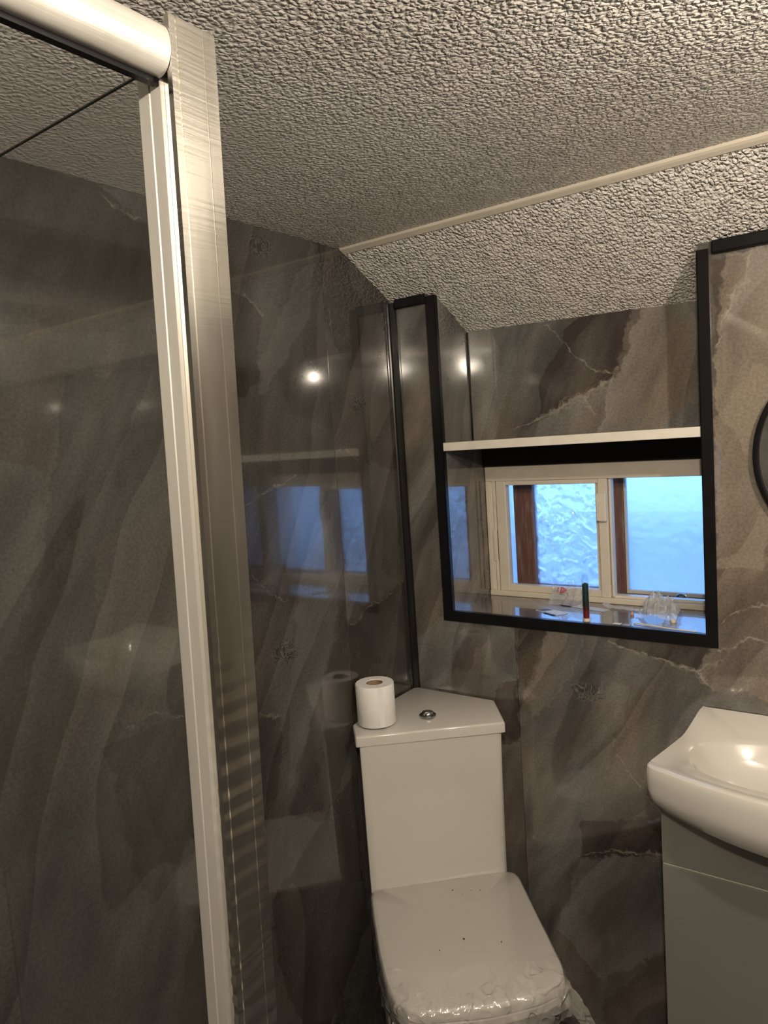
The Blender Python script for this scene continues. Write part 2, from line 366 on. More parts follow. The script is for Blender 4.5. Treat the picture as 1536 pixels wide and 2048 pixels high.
def mat_film():
    t = NT('clear_wrinkled_film'); p = t.pos(); X = t.sep(p)
    front = t.math('MULTIPLY', t.math('SUBTRACT', X[0], X[1]), .7071)
    gate = t.math('MAXIMUM', t.rng(front, .56, .645), t.rng(X[2], .420, .405))
    st = t.vm('MULTIPLY_ADD', t.noise(p, 18, 2, out=1), (.05, .05, .05), p)
    a1 = t.math('ADD', X[0], X[1]); q = t.sep(st)
    n = t.noise(t.comb(t.math('MULTIPLY', t.math('ADD', q[0], t.math('MULTIPLY', q[1], .4)), 19), t.math('MULTIPLY', t.math('SUBTRACT', q[0], q[1]), 8), t.math('MULTIPLY', q[2], 30)), 1, 1.5, .5)
    rd = t.math('ABSOLUTE', t.math('SUBTRACT', n, .5))
    h = t.math('MULTIPLY', t.rng(rd, .07, 0), gate)
    b = t.bump(h, 1.0, .0022)
    tr = t.new('ShaderNodeBsdfTransparent'); t.put(tr.inputs[0], (.97, .97, .97))
    gl = t.new('ShaderNodeBsdfGlossy'); gl.inputs['Roughness'].default_value = .13; t.put(gl.inputs['Normal'], b)
    df = t.new('ShaderNodeBsdfDiffuse'); t.put(df.inputs[0], (.80, .77, .73)); t.put(df.inputs['Normal'], b)
    lw = t.new('ShaderNodeLayerWeight'); t.put(lw.inputs['Normal'], b)
    f = t.math('MULTIPLY_ADD', t.math('POWER', lw.outputs['Facing'], 4.0), .8, .085)
    m1 = t.new('ShaderNodeMixShader'); t.put(m1.inputs[0], t.math('MULTIPLY_ADD', gate, .22, .05)); t.l.new(tr.outputs[0], m1.inputs[1]); t.l.new(df.outputs[0], m1.inputs[2])
    m2 = t.new('ShaderNodeMixShader'); t.put(m2.inputs[0], f); t.l.new(m1.outputs[0], m2.inputs[1]); t.l.new(gl.outputs[0], m2.inputs[2])
    t.l.new(m2.outputs[0], t.out.inputs[0]); return t.mat
M_film = mat_film()

def mat_obscure(name, strong, rr=.06):
    t = NT(name); p = t.pos()
    wv = t.new('ShaderNodeVectorMath', operation='MULTIPLY_ADD'); t.put(wv.inputs[0], t.noise(p, 35, 2, out=1)); wv.inputs[1].default_value = (.012,)*3
    t.put(wv.inputs[2], p)
    h = t.math('SINE', t.math('MULTIPLY', t.noise(wv.outputs[0], 26, .6, .4), 11))
    b = t.bump(h, strong, .006)
    rf = t.new('ShaderNodeBsdfRefraction'); rf.inputs['IOR'].default_value = 1.25; rf.inputs['Roughness'].default_value = rr
    t.put(rf.inputs[0], (.95, .98, 1.0)); t.put(rf.inputs['Normal'], b)
    tl = t.new('ShaderNodeBsdfTranslucent'); t.put(tl.inputs[0], (.93, .97, 1.0)); t.put(tl.inputs['Normal'], b)
    tp = t.new('ShaderNodeBsdfTransparent'); t.put(tp.inputs[0], (.95, .98, 1.0))
    gl = t.new('ShaderNodeBsdfGlossy'); gl.inputs['Roughness'].default_value = .05; t.put(gl.inputs['Normal'], b)
    m1 = t.new('ShaderNodeMixShader'); m1.inputs[0].default_value = .45; t.l.new(rf.outputs[0], m1.inputs[1]); t.l.new(tl.outputs[0], m1.inputs[2])
    m3 = t.new('ShaderNodeMixShader'); m3.inputs[0].default_value = .25; t.l.new(m1.outputs[0], m3.inputs[1]); t.l.new(tp.outputs[0], m3.inputs[2])
    m2 = t.new('ShaderNodeMixShader'); m2.inputs[0].default_value = .05; t.l.new(m3.outputs[0], m2.inputs[1]); t.l.new(gl.outputs[0], m2.inputs[2])
    t.l.new(m2.outputs[0], t.out.inputs[0]); return t.mat
M_obs1 = mat_obscure('rippled_obscure_glass', 1.0)
M_obs2 = mat_obscure('faint_obscure_glass', .14, .32)

def mat_brown():
    t = NT('worn_brown_wood'); p = t.pos(); X = t.sep(p)
    n = t.noise(t.comb(t.math('MULTIPLY', X[0], 90), t.math('MULTIPLY', X[1], 90), t.math('MULTIPLY', X[2], 9)), 1, 5, .7)
    c = t.ramp(n, [(.25, (.11, .045, .034)), (.55, (.22, .095, .068)), (.75, (.38, .28, .25))])
    t.principled(c, .5, t.bump(n, .5, .001)); return t.mat
M_brown = mat_brown()

# ------------------------------------------------------------------ room shell
ZC, YCR, SLO = 1.986, -.20, .513            # flat ceiling, crease line, slope
XR, YB = 2.30, -2.45                         # right wall, wall behind the camera
def slope_z(y, x=0.0): return ZC - (SLO+.07*x)*(y-YCR)
RL, RRt, DEP1, DEP2 = .1365, .768, .160, .222  # recess left / right, depth above and below the shelf
SILL, SOFF = 1.056, 1.478

# left wall
wl = struct(box('wall_left', (-.14, -.009, YB-.1, .40, -.05, 2.15), M_plaster))
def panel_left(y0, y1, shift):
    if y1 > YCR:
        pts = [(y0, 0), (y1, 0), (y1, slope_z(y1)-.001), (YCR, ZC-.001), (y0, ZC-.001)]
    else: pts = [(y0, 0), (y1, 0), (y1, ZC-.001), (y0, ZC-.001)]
    o = prism('wall_panel', pts, 'x', -.008, 0, M_left_dim, wl, bev=.0006); o['print_shift'] = shift
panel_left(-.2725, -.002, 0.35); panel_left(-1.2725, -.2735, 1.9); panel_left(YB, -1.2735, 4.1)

# back wall with the window recess
bm = bmesh.new()
add_box(bm, -.009, RL-.009, .009, .40, -.05, 2.1)
add_box(bm, RRt+.009, XR+.1, .009, .40, -.05, 2.1)
add_box(bm, RL-.009, RRt+.009, .009, .40, -.05, SILL-.010)
add_box(bm, RL-.009, RRt+.009, DEP1+.009, .40, SOFF+.004, 2.1)
wb = struct(link('wall_back', bm, M_plaster))
def pan(name, pts, shift, mat=M_back):
    o = prism(name, pts, 'y', .008, 0, mat, wb, bev=.0006); o['print_shift'] = shift
zt = slope_z(0)-.004
pan('wall_panel', [(.001, 0), (.3145, 0), (.3145, SILL-.01), (RL-.003, SILL-.01), (RL-.003, zt), (.001, zt)], .8)
pan('wall_panel', [(.3155, 0), (1.315, 0), (1.315, 1.872), (RRt+.003, 1.872), (RRt+.003, SILL-.01), (.3155, SILL-.01)], 2.6)
pan('wall_panel', [(1.316, 0), (XR, 0), (XR, 1.872), (1.316, 1.872)], 5.2)
o = prism('reveal_panel', [(.001, 1.502), (DEP1, 1.502), (DEP1, slope_z(DEP1)-.002), (.001, slope_z(0)-.002)], 'x', RL-.008, RL, M_plain, wb); o['print_shift'] = 1.3
o = box('reveal_panel', (RL-.008, RL, .001, .235, SILL, SOFF), M_plain, wb); o['print_shift'] = 3.4
o = box('reveal_panel', (RRt, RRt+.008, .001, .235, SILL, SOFF), M_plain, wb); o['print_shift'] = 6.4
o = prism('reveal_panel', [(.001, 1.502), (DEP1, 1.502), (DEP1, slope_z(DEP1)-.002), (.001, slope_z(0)-.002)], 'x', RRt, RRt+.008, M_plain, wb); o['print_shift'] = 7.3
o = box('alcove_panel', (RL, RRt, DEP1, DEP1+.008, 1.502, slope_z(DEP1)-.001), M_alc, wb); o['print_shift'] = 8.8
o = box('sill_panel', (RL, RRt, -.001, .235, SILL-.008, SILL), M_sill, wb); o['print_shift'] = 3.0

wr = struct(box('wall_right', (XR+.009, XR+.12, YB-.1, .40, -.05, 2.15), M_plaster))
for y0, y1, s in ((-1.0, 0, 2.2), (YB, -1.001, 6.6)):
    o = box('wall_panel', (XR, XR+.008, y0, y1, 0, ZC if y1 < -.5 else slope_z(0)), M_plain, wr); o['print_shift'] = s
wf = struct(box('wall_front', (-.009, XR+.009, YB-.1, YB-.001, -.05, 2.15), M_plaster))
for x0, x1, q_ in ((0, .999, 2.9), (1.0, XR, 7.7)):
    o = box('wall_panel', (x0, x1, YB, YB+.008, 0, ZC-.001), M_plain, wf); o['print_shift'] = q_
dr = struct(empty('door_1'))
box('door_leaf', (1.40, 2.12, YB+.009, YB+.04, .01, 1.93), M_whitewood, dr, .002)
for z0, z1 in ((.15, .85), (.98, 1.8)): box('door_panel', (1.50, 2.02, YB+.040, YB+.046, z0, z1), M_whitewood, dr, .003)
bm = bmesh.new(); tube(bm, [(1.46, YB+.04, 1.0), (1.46, YB+.09, 1.0), (1.57, YB+.09, 1.0)], .009); link('door_handle', bm, M_chrome, dr)
struct(box('floor', (-.14, XR+.12, YB-.1, .40, -.08, 0), M_floor))
struct(box('ceiling', (-.14, XR+.12, YB-.1, YCR, ZC, ZC+.08), M_ceil), 'dark stippled flat ceiling above the shower and toilet')
bm = bmesh.new(); ye = DEP1+.05
loft(bm, [[(x, YCR, ZC), (x, ye, slope_z(ye, x)), (x, ye, slope_z(ye, x)+.09), (x, YCR, ZC+.08)] for x in [-.14+(XR+.26)*i/12 for i in range(13)]])
cs = link('ceiling_slope', bm, M_ceil)
struct(cs, 'lighter stippled sloping ceiling above the window')

# trims
def trim(n, bm, mat=M_black, label=None, smooth=False):
    o = link('trim_%d' % n, bm, mat, smooth=smooth); return struct(o, label)
# smooth bead along the ceiling crease
dz = Vector((0, 1, -SLO)).normalized(); nz = Vector((0, -SLO, -1)).normalized()
bm = bmesh.new(); base = Vector((0, YCR, ZC))
L = []
for x in (0.001, XR-.001):
    L.append([base+Vector((x, 0, 0))+dz*a+nz*b for a, b in ((-.002, 0), (-.002, .002), (.002, .004), (.019, .003+.06*x*.019), (.022, .06*x*.02))])
R = loft(bm, L); trim(1, bm, M_cream, 'smooth painted strip along the ceiling crease')
# corner trim, quarter round
bm = bmesh.new()
arc = [(.001, -.001), (.019, -.001)]+[(.019-.016*(1-math.cos(a))*1.0, -.003-.014*math.sin(a)) for a in (0, .4, .8, 1.2, 1.5)]+[(.001, -.019)]
loft(bm, [[(x, y, z) for x, y in arc] for z in (0.0, slope_z(0)-.008)]); trim(2, bm, M_blackgloss, 'black vertical trim in the corner behind the cistern')
# short top trim, left strip
bm = bmesh.new(); add_box(bm, .019, .112, -.012, -.0005, 1.859, 1.884, .003); trim(3, bm, M_black, 'short black trim above the narrow wall strip')
# recess edge trims (L angles)
def angle_v(n, x0, x1, xin, z0, z1, lab):
    bm = bmesh.new(); add_box(bm, x0, x1, -.0035, -.0003, z0, z1, .0008)
    s = 1 if xin > 0 else -1
    add_box(bm, *(sorted((xin*s, (xin*s)+.0025*s))), -.0035, .012, z0, z1, .0006); trim(n, bm, M_black, lab)
angle_v(4, .1105, .1385, .1360, 1.031, slope_z(0)-.006, 'black vertical edge trim left of the window recess')
bm = bmesh.new(); add_box(bm, .7655, .790, -.0035, -.0003, 1.031, 1.858, .0008); add_box(bm, .7655, .768, -.0035, .012, 1.031, 1.858, .0006)
trim(5, bm, M_black, 'black vertical edge trim right of the window recess')
bm = bmesh.new(); add_box(bm, .1105, .790, -.004, -.0003, 1.031, 1.0572, .0008); add_box(bm, RL, RRt, -.004, .010, 1.0562, 1.0585, .0006)
trim(6, bm, M_black, 'black horizontal edge trim under the window sill')
bm = bmesh.new(); add_box(bm, .795, XR, -.012, -.0005, 1.844, 1.871, .004); trim(7, bm, M_black, 'black trim along the top of the right wall boards')
bm = bmesh.new(); add_box(bm, RL, RL+.004, DEP1-.004, DEP1, 1.502, slope_z(DEP1)-.006); trim(8, bm, M_black, 'thin black sealant line in the alcove corner')
bm = bmesh.new(); add_box(bm, RL+.0005, RRt-.0005, .208, .235, 1.4255, SOFF); trim(9, bm, M_black, 'black board above the window frame')

# shelf over the window
sh = box('window_shelf', (RL+.0005, RRt-.001, -.0005, DEP1+.012, 1.480, 1.5015), M_whitewood, bev=.0015)
tag(sh, 'white painted shelf board across the recess above the window', 'shelf')

# ------------------------------------------------------------------ inner white sliding window
w1 = struct(empty('window_1'), 'cream white sliding secondary window')
FY0, FY1 = .217, .250
box('frame_head', (RL+.001, RRt-.001, FY0, FY1, 1.383, 1.4255), M_cream, w1, .002)
box('frame_sill', (RL+.001, RRt-.001, FY0-.004, FY1, 1.0562, 1.0705), M_cream, w1, .002)
box('frame_jamb', (RL+.001, .150, FY0, FY1, 1.0705, 1.383), M_cream, w1, .0015)
box('frame_jamb', (RRt-.016, RRt-.001, FY0, FY1, 1.0705, 1.383), M_cream, w1, .0015)
# side track
box('track', (.150, .1555, FY0+.006, FY1, 1.0705, 1.383), M_upvc, w1, .0008)
box('track', (.1575, .166, FY0+.003, FY1, 1.0705, 1.383), M_upvc, w1, .0008)
box('track_stop', (.1550, .166, FY0+.001, FY0+.010, 1.155, 1.245), M_upvc, w1, .0008)
# left sliding sash
box('sash_stile', (.168, .198, FY0+.002, FY1-.006, 1.0705, 1.383), M_cream, w1, .002)
box('sash_stile', (.462, .4865, FY0+.001, FY1-.006, 1.0705, 1.383), M_cream, w1, .002)
box('sash_rail', (.198, .462, FY0+.004, FY1-.006, 1.3705, 1.383), M_cream, w1, .002)
box('sash_rail', (.198, .462, FY0+.004, FY1-.006, 1.0705, 1.0895), M_cream, w1, .002)
box('sash_bead', (.452, .463, FY0+.010, FY1-.008, 1.0895, 1.3705), M_upvc, w1, .001)
box('pane', (.197, .455, .2335, .2365, 1.088, 1.372), M_glass, w1)
hd = box('pull_handle', (.464, .486, FY0-.010, FY0+.002, 1.272, 1.348), M_upvc, w1, .003)
box('handle_grip', (.4615, .4655, FY0-.013, FY0-.001, 1.275, 1.345), M_cream, hd, .001)
# right fixed sash
M_shade = M_upvc
box('sash_stile', (.4885, .4940, FY0+.008, FY1-.002, 1.0725, 1.383), M_upvc, w1, .001)
box('sash_rail', (.494, RRt-.016, FY0+.008, FY1-.002, 1.0705, 1.0775), M_upvc, w1, .001)
box('pane', (.493, RRt-.015, .238, .241, 1.077, 1.383), M_glass, w1)

# ------------------------------------------------------------------ outer brown window
w2 = struct(empty('window_2'), 'worn brown wooden outer window with obscure glass')
box('frame_stile', (.095, .128, .288, .322, 1.030, 1.46), M_brown, w2, .004)
box('pane', (.127, .190, .305, .309, 1.05, 1.445), M_obs2, w2)
box('frame_rail', (.128, .187, .288, .322, 1.030, 1.060), M_brown, w2, .004)
box('frame_stile', (.187, .246, .288, .322, 1.030, 1.46), M_brown, w2, .004)
box('frame_mullion', (.4785, .506, .286, .322, 1.030, 1.46), M_brown, w2, .004)
box('glazing_bar', (.506, .5105, .288, .300, 1.070, 1.46), M_cream, w2, .001)
box('frame_rail', (.246, .4785, .288, .322, 1.030, 1.079), M_brown, w2, .004)
box('frame_rail', (.506, .80, .288, .322, 1.030, 1.070), M_brown, w2, .004)
box('glazing_bar', (.5105, .80, .290, .302, 1.070, 1.0795), M_cream, w2, .001)
box('frame_stile', (.782, .86, .288, .322, 1.030, 1.46), M_brown, w2, .004)
box('frame_head', (.10, .86, .285, .345, 1.44, 1.50), M_brown, w2, .003)
box('pane', (.245, .480, .305, .309, 1.076, 1.445), M_obs1, w2)
box('pane', (.505, .785, .305, .309, 1.069, 1.445), M_obs2, w2)
bm = bmesh.new(); tube(bm, [(.646+.016*math.cos(a), .283, 1.062+.016*math.sin(a)) for a in [math.pi*i/12 for i in range(13)]], .0028, 10)
link('stay_ring', bm, M_chrome, w2, True)
gd = struct(box('ground_outside', (-6, 8, .45, 14, -.4, -.3), simple('outdoor_paving', (.18, .18, .17), .9)))

# ------------------------------------------------------------------ shower enclosure
E0 = empty('shower_enclosure'); tag(E0, 'polished aluminium framed glass shower enclosure on the left with leaning corner post', 'shower')
LEAN = .031
def lean(bm):
    for v in bm.verts: v.co.x -= LEAN*(1.9-v.co.z)
def prof(name, pts, z0, z1, mat, smooth=False):
    bm = bmesh.new(); n = 14
    loft(bm, [[(x, y, z0+(z1-z0)*k/n) for x, y in pts] for k in range(n+1)]); lean(bm)
    return link(name, bm, mat, E0, smooth)
X1 = .5975
prof('corner_post', [(.5785, -1.1690), (.5915, -1.1690), (.5915, -1.1755), (X1, -1.1755), (X1, -1.1690), (X1-.0012, -1.1686), (X1-.0012, -1.1676), (X1, -1.1672),
      (X1, -1.1375), (X1-.0008, -1.1372), (X1-.0008, -1.1364), (X1, -1.1360), (X1, -1.1225), (.5785, -1.1225)], 0.03, 1.9, M_alu)
prof('glass_channel', [(.5465, -1.174), (.5615, -1.174), (.5622, -1.1728), (.5634, -1.1728), (.5640, -1.174), (.5780, -1.174), (.5780, -1.122), (.5465, -1.122)], 0.03, 1.898, M_alu2)
# top rail towards the camera
bm = bmesh.new()
rl = round_poly([(.562, 1.852), (.590, 1.850), (.600, 1.866), (.597, 1.887), (.585, 1.895), (.564, 1.895), (.555, 1.880), (.555, 1.862)], .012, 5)
loft(bm, [[(x, y, z) for x, z in rl] for y in (-2.34, -1.176)]); lean(bm); link('top_rail', bm, M_alu2, E0, True)
bm = bmesh.new(); add_box(bm, .571, .579, -2.34, -1.176, 1.846, 1.852); lean(bm); link('rail_seal', bm, M_black, E0)
bm = bmesh.new(); add_box(bm, .003, .550, -1.138, -1.132, .045, 1.893); lean(bm)
for v in bm.verts: v.co.x = max(v.co.x, .003)
link('glass_panel', bm, M_showerglass, E0)
bm = bmesh.new(); add_box(bm, .003, .5475, -1.1365, -1.1335, 1.893, 1.8945); link('panel_edge', bm, M_core, E0)
bm = bmesh.new(); add_box(bm, .572, .578, -2.33, -1.48, .05, 1.85); lean(bm); link('glass_panel', bm, M_showerglass, E0)
box('bottom_rail', (.50, .56, -2.34, -1.12, .0, .045), M_alu2, E0, .003)
box('tray', (.002, .545, -2.355, -1.118, .001, .035), M_ceramic, E0, bev=.008)

# ------------------------------------------------------------------ toilet
T = empty('toilet'); tag(T, 'white corner toilet with wedge shaped cistern and square closed lid', 'toilet')
lidp = [(.004, -.004), (.004, -.288), (.052, -.338), (.326, -.098), (.250, -.006)]
cen = Vector((.13, -.15))
def off(pts, k): return [tuple(cen+(Vector(p)-cen)*k) for p in pts]
N = 96
def lp(pts, r, z, n=N): return [(v.x, v.y, z) for v in resample(round_poly(pts, r, 6), n)]
bm = bmesh.new()
lid_out = [lidp[0], (.004, -.205), lidp[1], lidp[2], lidp[3], lidp[4]]
zt_ = [.8340, .8340, .8265, .8215, .8215, .8340]
A = [bm.verts.new((*p, .796)) for p in lid_out]; Bq = [bm.verts.new((*p, z)) for p, z in zip(lid_out, zt_)]
bm.faces.new(A[::-1]); bm.faces.new([Bq[0], Bq[1], Bq[5]]); bm.faces.new([Bq[1], Bq[2], Bq[3], Bq[4], Bq[5]])
for i in range(6): bm.faces.new([A[i], A[(i+1) % 6], Bq[(i+1) % 6], Bq[i]])
bmesh.ops.bevel(bm, geom=[e for e in bm.edges if not (e.verts[0] in (Bq[1], Bq[5]) and e.verts[1] in (Bq[1], Bq[5])) and not (e.verts[0] in A and e.verts[1] in A)], offset=.0055, segments=4, profile=.5, affect='EDGES')
for v in bm.verts:
    v.co.x = max(v.co.x, .003); v.co.y = min(v.co.y, -.003)
lid = link('cistern_lid', bm, M_ceramic, T, True)
bm = bmesh.new()
lathe(bm, [(.0005, .0), (.021, .0), (.021, .0035), (.0175, .006), (.0165, .0065), (.0155, .006), (.0150, .0085), (.013, .0105), (.0005, .011)], 40, (.145, -.162, .8290))
link('flush_button', bm, M_chrome, lid, True)
bm = bmesh.new()
tankp = [(.010, -.010), (.010, -.278), (.057, -.331), (.317, -.100), (.245, -.012)]
tankb = [(.012, -.012), (.012, -.270), (.049, -.320), (.303, -.080), (.240, -.014)]
loft(bm, [lp(tankb, .012, .405), lp(tankb, .012, .43), lp(tankp, .012, .795)])
link('cistern', bm, M_ceramic, T, True)
seat_px = [(.0462, -.3176), (.309, -.0694), (.3322, -.0806), (.429, -.1898), (.4997, -.2682), (.5433, -.3173), (.5596, -.3469), (.5602, -.364), (.5415, -.4062),
           (.5015, -.4544), (.4615, -.4978), (.4112, -.537), (.3635, -.5746), (.3338, -.5839), (.2969, -.5751), (.2583, -.5469), (.195, -.4847), (.1054, -.3865)]
sc = Vector((.30, -.33))
def sl(k, z, n=N, pts=seat_px): return [(*(sc+(Vector((v.x, v.y))-sc)*k), z) for v in resample(round_poly(pts, .02, 5), n)]
bm = bmesh.new()
loft(bm, [sl(.985, .395), sl(1.0, .399), sl(1.0, .414), sl(.993, .4195), sl(.975, .4225), sl(.5, .4235)]); link('seat_lid', bm, M_seat, T, True)
bm = bmesh.new(); loft(bm, [sl(.97, .372), sl(.985, .376), sl(.985, .390), sl(.97, .394)]); link('seat', bm, M_seat, T, True)
bm = bmesh.new()
pan_pts = [(.0462, -.300), (.29, -.0694), (.3322, -.0906), (.4997, -.2682), (.5433, -.3300), (.5402, -.364), (.4615, -.4878), (.3635, -.5546), (.3338, -.5639), (.2583, -.5269), (.195, -.4747)]
def pl(k, z, dx=0): return [(*(Vector((.25-dx, -.28+dx))+(Vector((v.x, v.y))-sc)*k+Vector((.05, -.05))), z) for v in resample(round_poly(pan_pts, .03, 5), N)]
loft(bm, [pl(.66, 0, .03), pl(.66, .02, .03), pl(.60, .06, .03), pl(.62, .18, .02), pl(.80, .28, .01), pl(.95, .34), pl(.96, .371)])
link('pan', bm, M_ceramic, T, True)
for ex, ey in ((.105, -.275), (.265, -.130)):
    bm = bmesh.new(); add_box(bm, ex-.02, ex+.02, ey-.012, ey+.012, .37, .40, .003); link('hinge', bm, M_chrome, T)

# plastic film around the seat lid
F = empty('plastic_film'); tag(F, 'clear wrinkled protective plastic film wrapped over the toilet lid', 'plastic film')
bm = bmesh.new(); n2 = 300
base = resample(round_poly(seat_px, .02, 5), n2)
loops = []
def frontness(p): return max(0, min(1, ((p.x-.30)*.7071-(p.y+.33)*.7071-.02)/.14))
for k, z, amp in ((.25, .4245, .0), (.5, .4246, .0003), (.7, .4248, .0008), (.76, .425, .0014), (.82, .4251, .0024), (.87, .4252, .0034), (.91, .4252, .0042), (.95, .4250, .0046), (.985, .4237, .0046), (1.008, .417, .006), (1.014, .410, .008), (1.018, .401, .010), (1.022, .392, .012), (1.018, .378, .014), (1.008, .362, .016), (1.0, .346, .018)):
    L = []
    for v in base:
        p = sc+(Vector((v.x, v.y))-sc)*k; f = .25+.75*frontness(p)
        q = Vector((p.x, p.y, z)); w = noise.noise(Vector((q.x*20+q.y*34, q.x*34-q.y*20, q.z*30))*1.1)+.6*noise.noise(q*95)
        d = (p-sc).normalized() if k > .2 else Vector((0, 0))
        lat = max(0, w)*amp*f if k < 1 else (w+.5)*amp*.8*f
        if k >= 1: p = p+d*max(0, lat)
        zz = z+(max(0, w)*amp*f*1.6 if k < 1.0 else .6*noise.noise(q*60)*amp)
        L.append((p.x, p.y, zz))
    loops.append(L)
loft(bm, loops, True, False); link('wrap', bm, M_film, F, True)
# loose tail at the right front corner
bm = bmesh.new(); G = []
for i in range(13):
    row = []
    for j in range(9):
        s, tt = i/12, j/8
        p = Vector((.562, -.350, .414))+Vector((.052, .012, -.085))*s+Vector((-.012, -.030, -.006))*(tt-.2)*(1.1-.5*s)
        p += Vector((.7, -.2, .2))*.008*math.sin(tt*9+s*3)*(.4+s)+Vector((.3, .3, .3))*.006*noise.noise(p*90)
        row.append(bm.verts.new(p))
    G.append(row)
for i in range(12):
    for j in range(8): bm.faces.new([G[i][j], G[i+1][j], G[i+1][j+1], G[i][j+1]])
link('loose_tail', bm, M_film, F, True)
M_dirt = simple('dark_dirt', (.03, .025, .02), .9)
for i, (x, y, r) in enumerate([(.2796, -.1856, .0016), (.262, -.196, .0011), (.2223, -.2186, .0015), (.250, -.222, .0010), (.3324, -.356, .0024), (.4065, -.3233, .0018), (.3053, -.4139, .0014)]):
    bm = bmesh.new(); bmesh.ops.create_icosphere(bm, subdivisions=1, radius=r)
    for v in bm.verts: v.co = Vector((v.co.x*random.uniform(.7, 1.4)+x, v.co.y*random.uniform(.7, 1.4)+y, v.co.z*.5+.4252+r*.4))
    tag(link('dirt_crumb', bm, M_dirt), 'tiny dark speck of dirt lying on the toilet lid', 'dirt', 'dirt specks on the toilet lid')

# toilet roll on the cistern
TR = empty('toilet_roll'); tag(TR, 'white toilet paper roll standing upright on the cistern lid', 'toilet roll')
rc = (.054, -.252, .8300)
bm = bmesh.new()
prf = [(.0195, .002), (.046, .0), (.0475, .002), (.0475, .098), (.046, .100), (.0215, .100), (.0205, .098), (.0205, .004)]
loft(bm, [[(rc[0]+r*(1+.006*math.sin(3*a+1))*math.cos(a), rc[1]+r*(1+.006*math.sin(2*a))*math.sin(a), rc[2]+z) for a in [2*math.pi*i/56 for i in range(56)]] for r, z in prf], False, False)
link('paper', bm, M_paper, TR, True)
bm = bmesh.new()
loft(bm, [[(rc[0]+r*math.cos(a), rc[1]+r*math.sin(a), rc[2]+z) for a in [2*math.pi*i/40 for i in range(40)]] for r, z in ((.0203, .001), (.0203, .099), (.0190, .099), (.0190, .001), (.0203, .001))], False, False)
link('core_tube', bm, M_card, TR, True)
bm = bmesh.new(); G = []
for i in range(9):
    a = -.75+.030*i; rr = .0482+.0012*(i/8)**2
    G.append([bm.verts.new((rc[0]+rr*math.cos(a), rc[1]+rr*math.sin(a), rc[2]+z)) for z in (.002, .05, .099)])
for i in range(8):
    for j in range(2): bm.faces.new([G[i][j], G[i+1][j], G[i+1][j+1], G[i][j+1]])
link('loose_end', bm, M_paper, TR, True)

# ------------------------------------------------------------------ vanity and basin
V = empty('vanity_cabinet'); tag(V, 'grey gloss vanity cabinet under the white basin', 'cabinet')
CX0, CX1, CYF = .727, 1.273, -.24
box('body', (CX0+.001, CX1-.001, CYF+.019, -.001, .0, .762), M_grey, V, .001)
box('fascia', (CX0, CX1, CYF, CYF+.018, .6595, .764), M_grey, V, .0015)
box('edge_strip', (CX0+.001, CX1-.001, CYF+.002, CYF+.018, .6555, .6590), M_greyedge, V)
box('door', (CX0, .9985, CYF, CYF+.018, .07, .655), M_grey, V, .0015)
box('door', (1.0005, CX1, CYF, CYF+.018, .07, .655), M_grey, V, .0015)

BX = 1.0
def basin_outline():
    half = [(.752, -.001), (.748, -.05), (.740, -.11), (.728, -.19), (.718, -.25), (.714, -.275), (.7165, -.287), (.725, -.2935)]
    for i in range(1, 15):
        x = .725+(BX-.725)*i/14; half.append((x, -.2935-.055*(1-((x-BX)/(BX-.725))**2)))
    full = half+[(2*BX-x, y) for x, y in half[-2::-1]]
    return [(v.x, v.y) for v in resample(full, 160)]
OUT = basin_outline()
def sstep(a, b, x):
    t = max(0, min(1, (x-a)/(b-a))); return t*t*(3-2*t)
def bl(kx, ky, z, yc=-.10, sag=0.0, rise=1.0):
    L = []
    for x, y in OUT:
        X = BX+(x-BX)*kx; Y = yc+(y-yc)*ky if y < yc else yc+(y-yc)*(1 if ky > .9 else ky)
        bow = max(0, 1-((x-BX)/.285)**2)
        L.append((X, min(Y, -.001), z-sag*bow+rise*.024*sstep(-.13, -.012, y)*(1 if kx > .9 else 0)))
    return L
def bowl(a, b, z, yc=-.175, p=2.6):
    L = []
    for x, y in OUT:
        an = math.atan2((y-yc)/b, (x-BX)/a); c, s = math.cos(an), math.sin(an)
        r = 1/((abs(c)**p+abs(s)**p)**(1/p)); L.append((BX+a*r*c, yc+b*r*s, z))
    return L
bm = bmesh.new()
loft(bm, [bl(.80, .55, .766, rise=0), bl(.90, .70, .768, rise=0, sag=.004), bl(.955, .88, .785, rise=0, sag=.022), bl(.985, .96, .806, sag=.022, rise=0), bl(.998, .995, .828, sag=.014, rise=0), bl(1, 1, .850, rise=.3),
          bl(1, 1, .866, rise=1), bl(.996, .990, .872), bl(.985, .97, .8745), bl(.955, .925, .8735),
          bowl(.232, .118, .868), bowl(.222, .110, .860), bowl(.205, .098, .835), bowl(.17, .078, .806), bowl(.10, .045, .792), bowl(.03, .015, .788)])
bs = link('basin', bm, M_ceramic, None, True); tag(bs, 'white ceramic bow fronted wash basin on the grey cabinet', 'basin')

# round mirror
MR = empty('round_mirror'); tag(MR, 'round black framed mirror on the wall above the basin', 'mirror')
mc = (1.069, -.002, 1.437)
def disc_loops(bm, prf, seg=96, cap=False):
    loft(bm, [[(mc[0]+r*math.cos(a), mc[1]-d, mc[2]+r*math.sin(a)) for a in [2*math.pi*i/seg for i in range(seg)]] for r, d in prf], cap, cap)
bm = bmesh.new(); disc_loops(bm, [(.192, 0), (.2035, 0), (.2035, .020), (.2005, .022), (.196, .022), (.194, .019), (.192, .010), (.192, 0)]); link('mirror_frame', bm, M_black, MR, True)
bm = bmesh.new(); disc_loops(bm, [(.193, .004), (.193, .009)], 96, True); link('mirror_glass', bm, simple('mirror_silver', (.85, .86, .86), .01, namt=.0, Metallic=1.0), MR)

# ------------------------------------------------------------------ things on the window sill
ZS = SILL+.0004
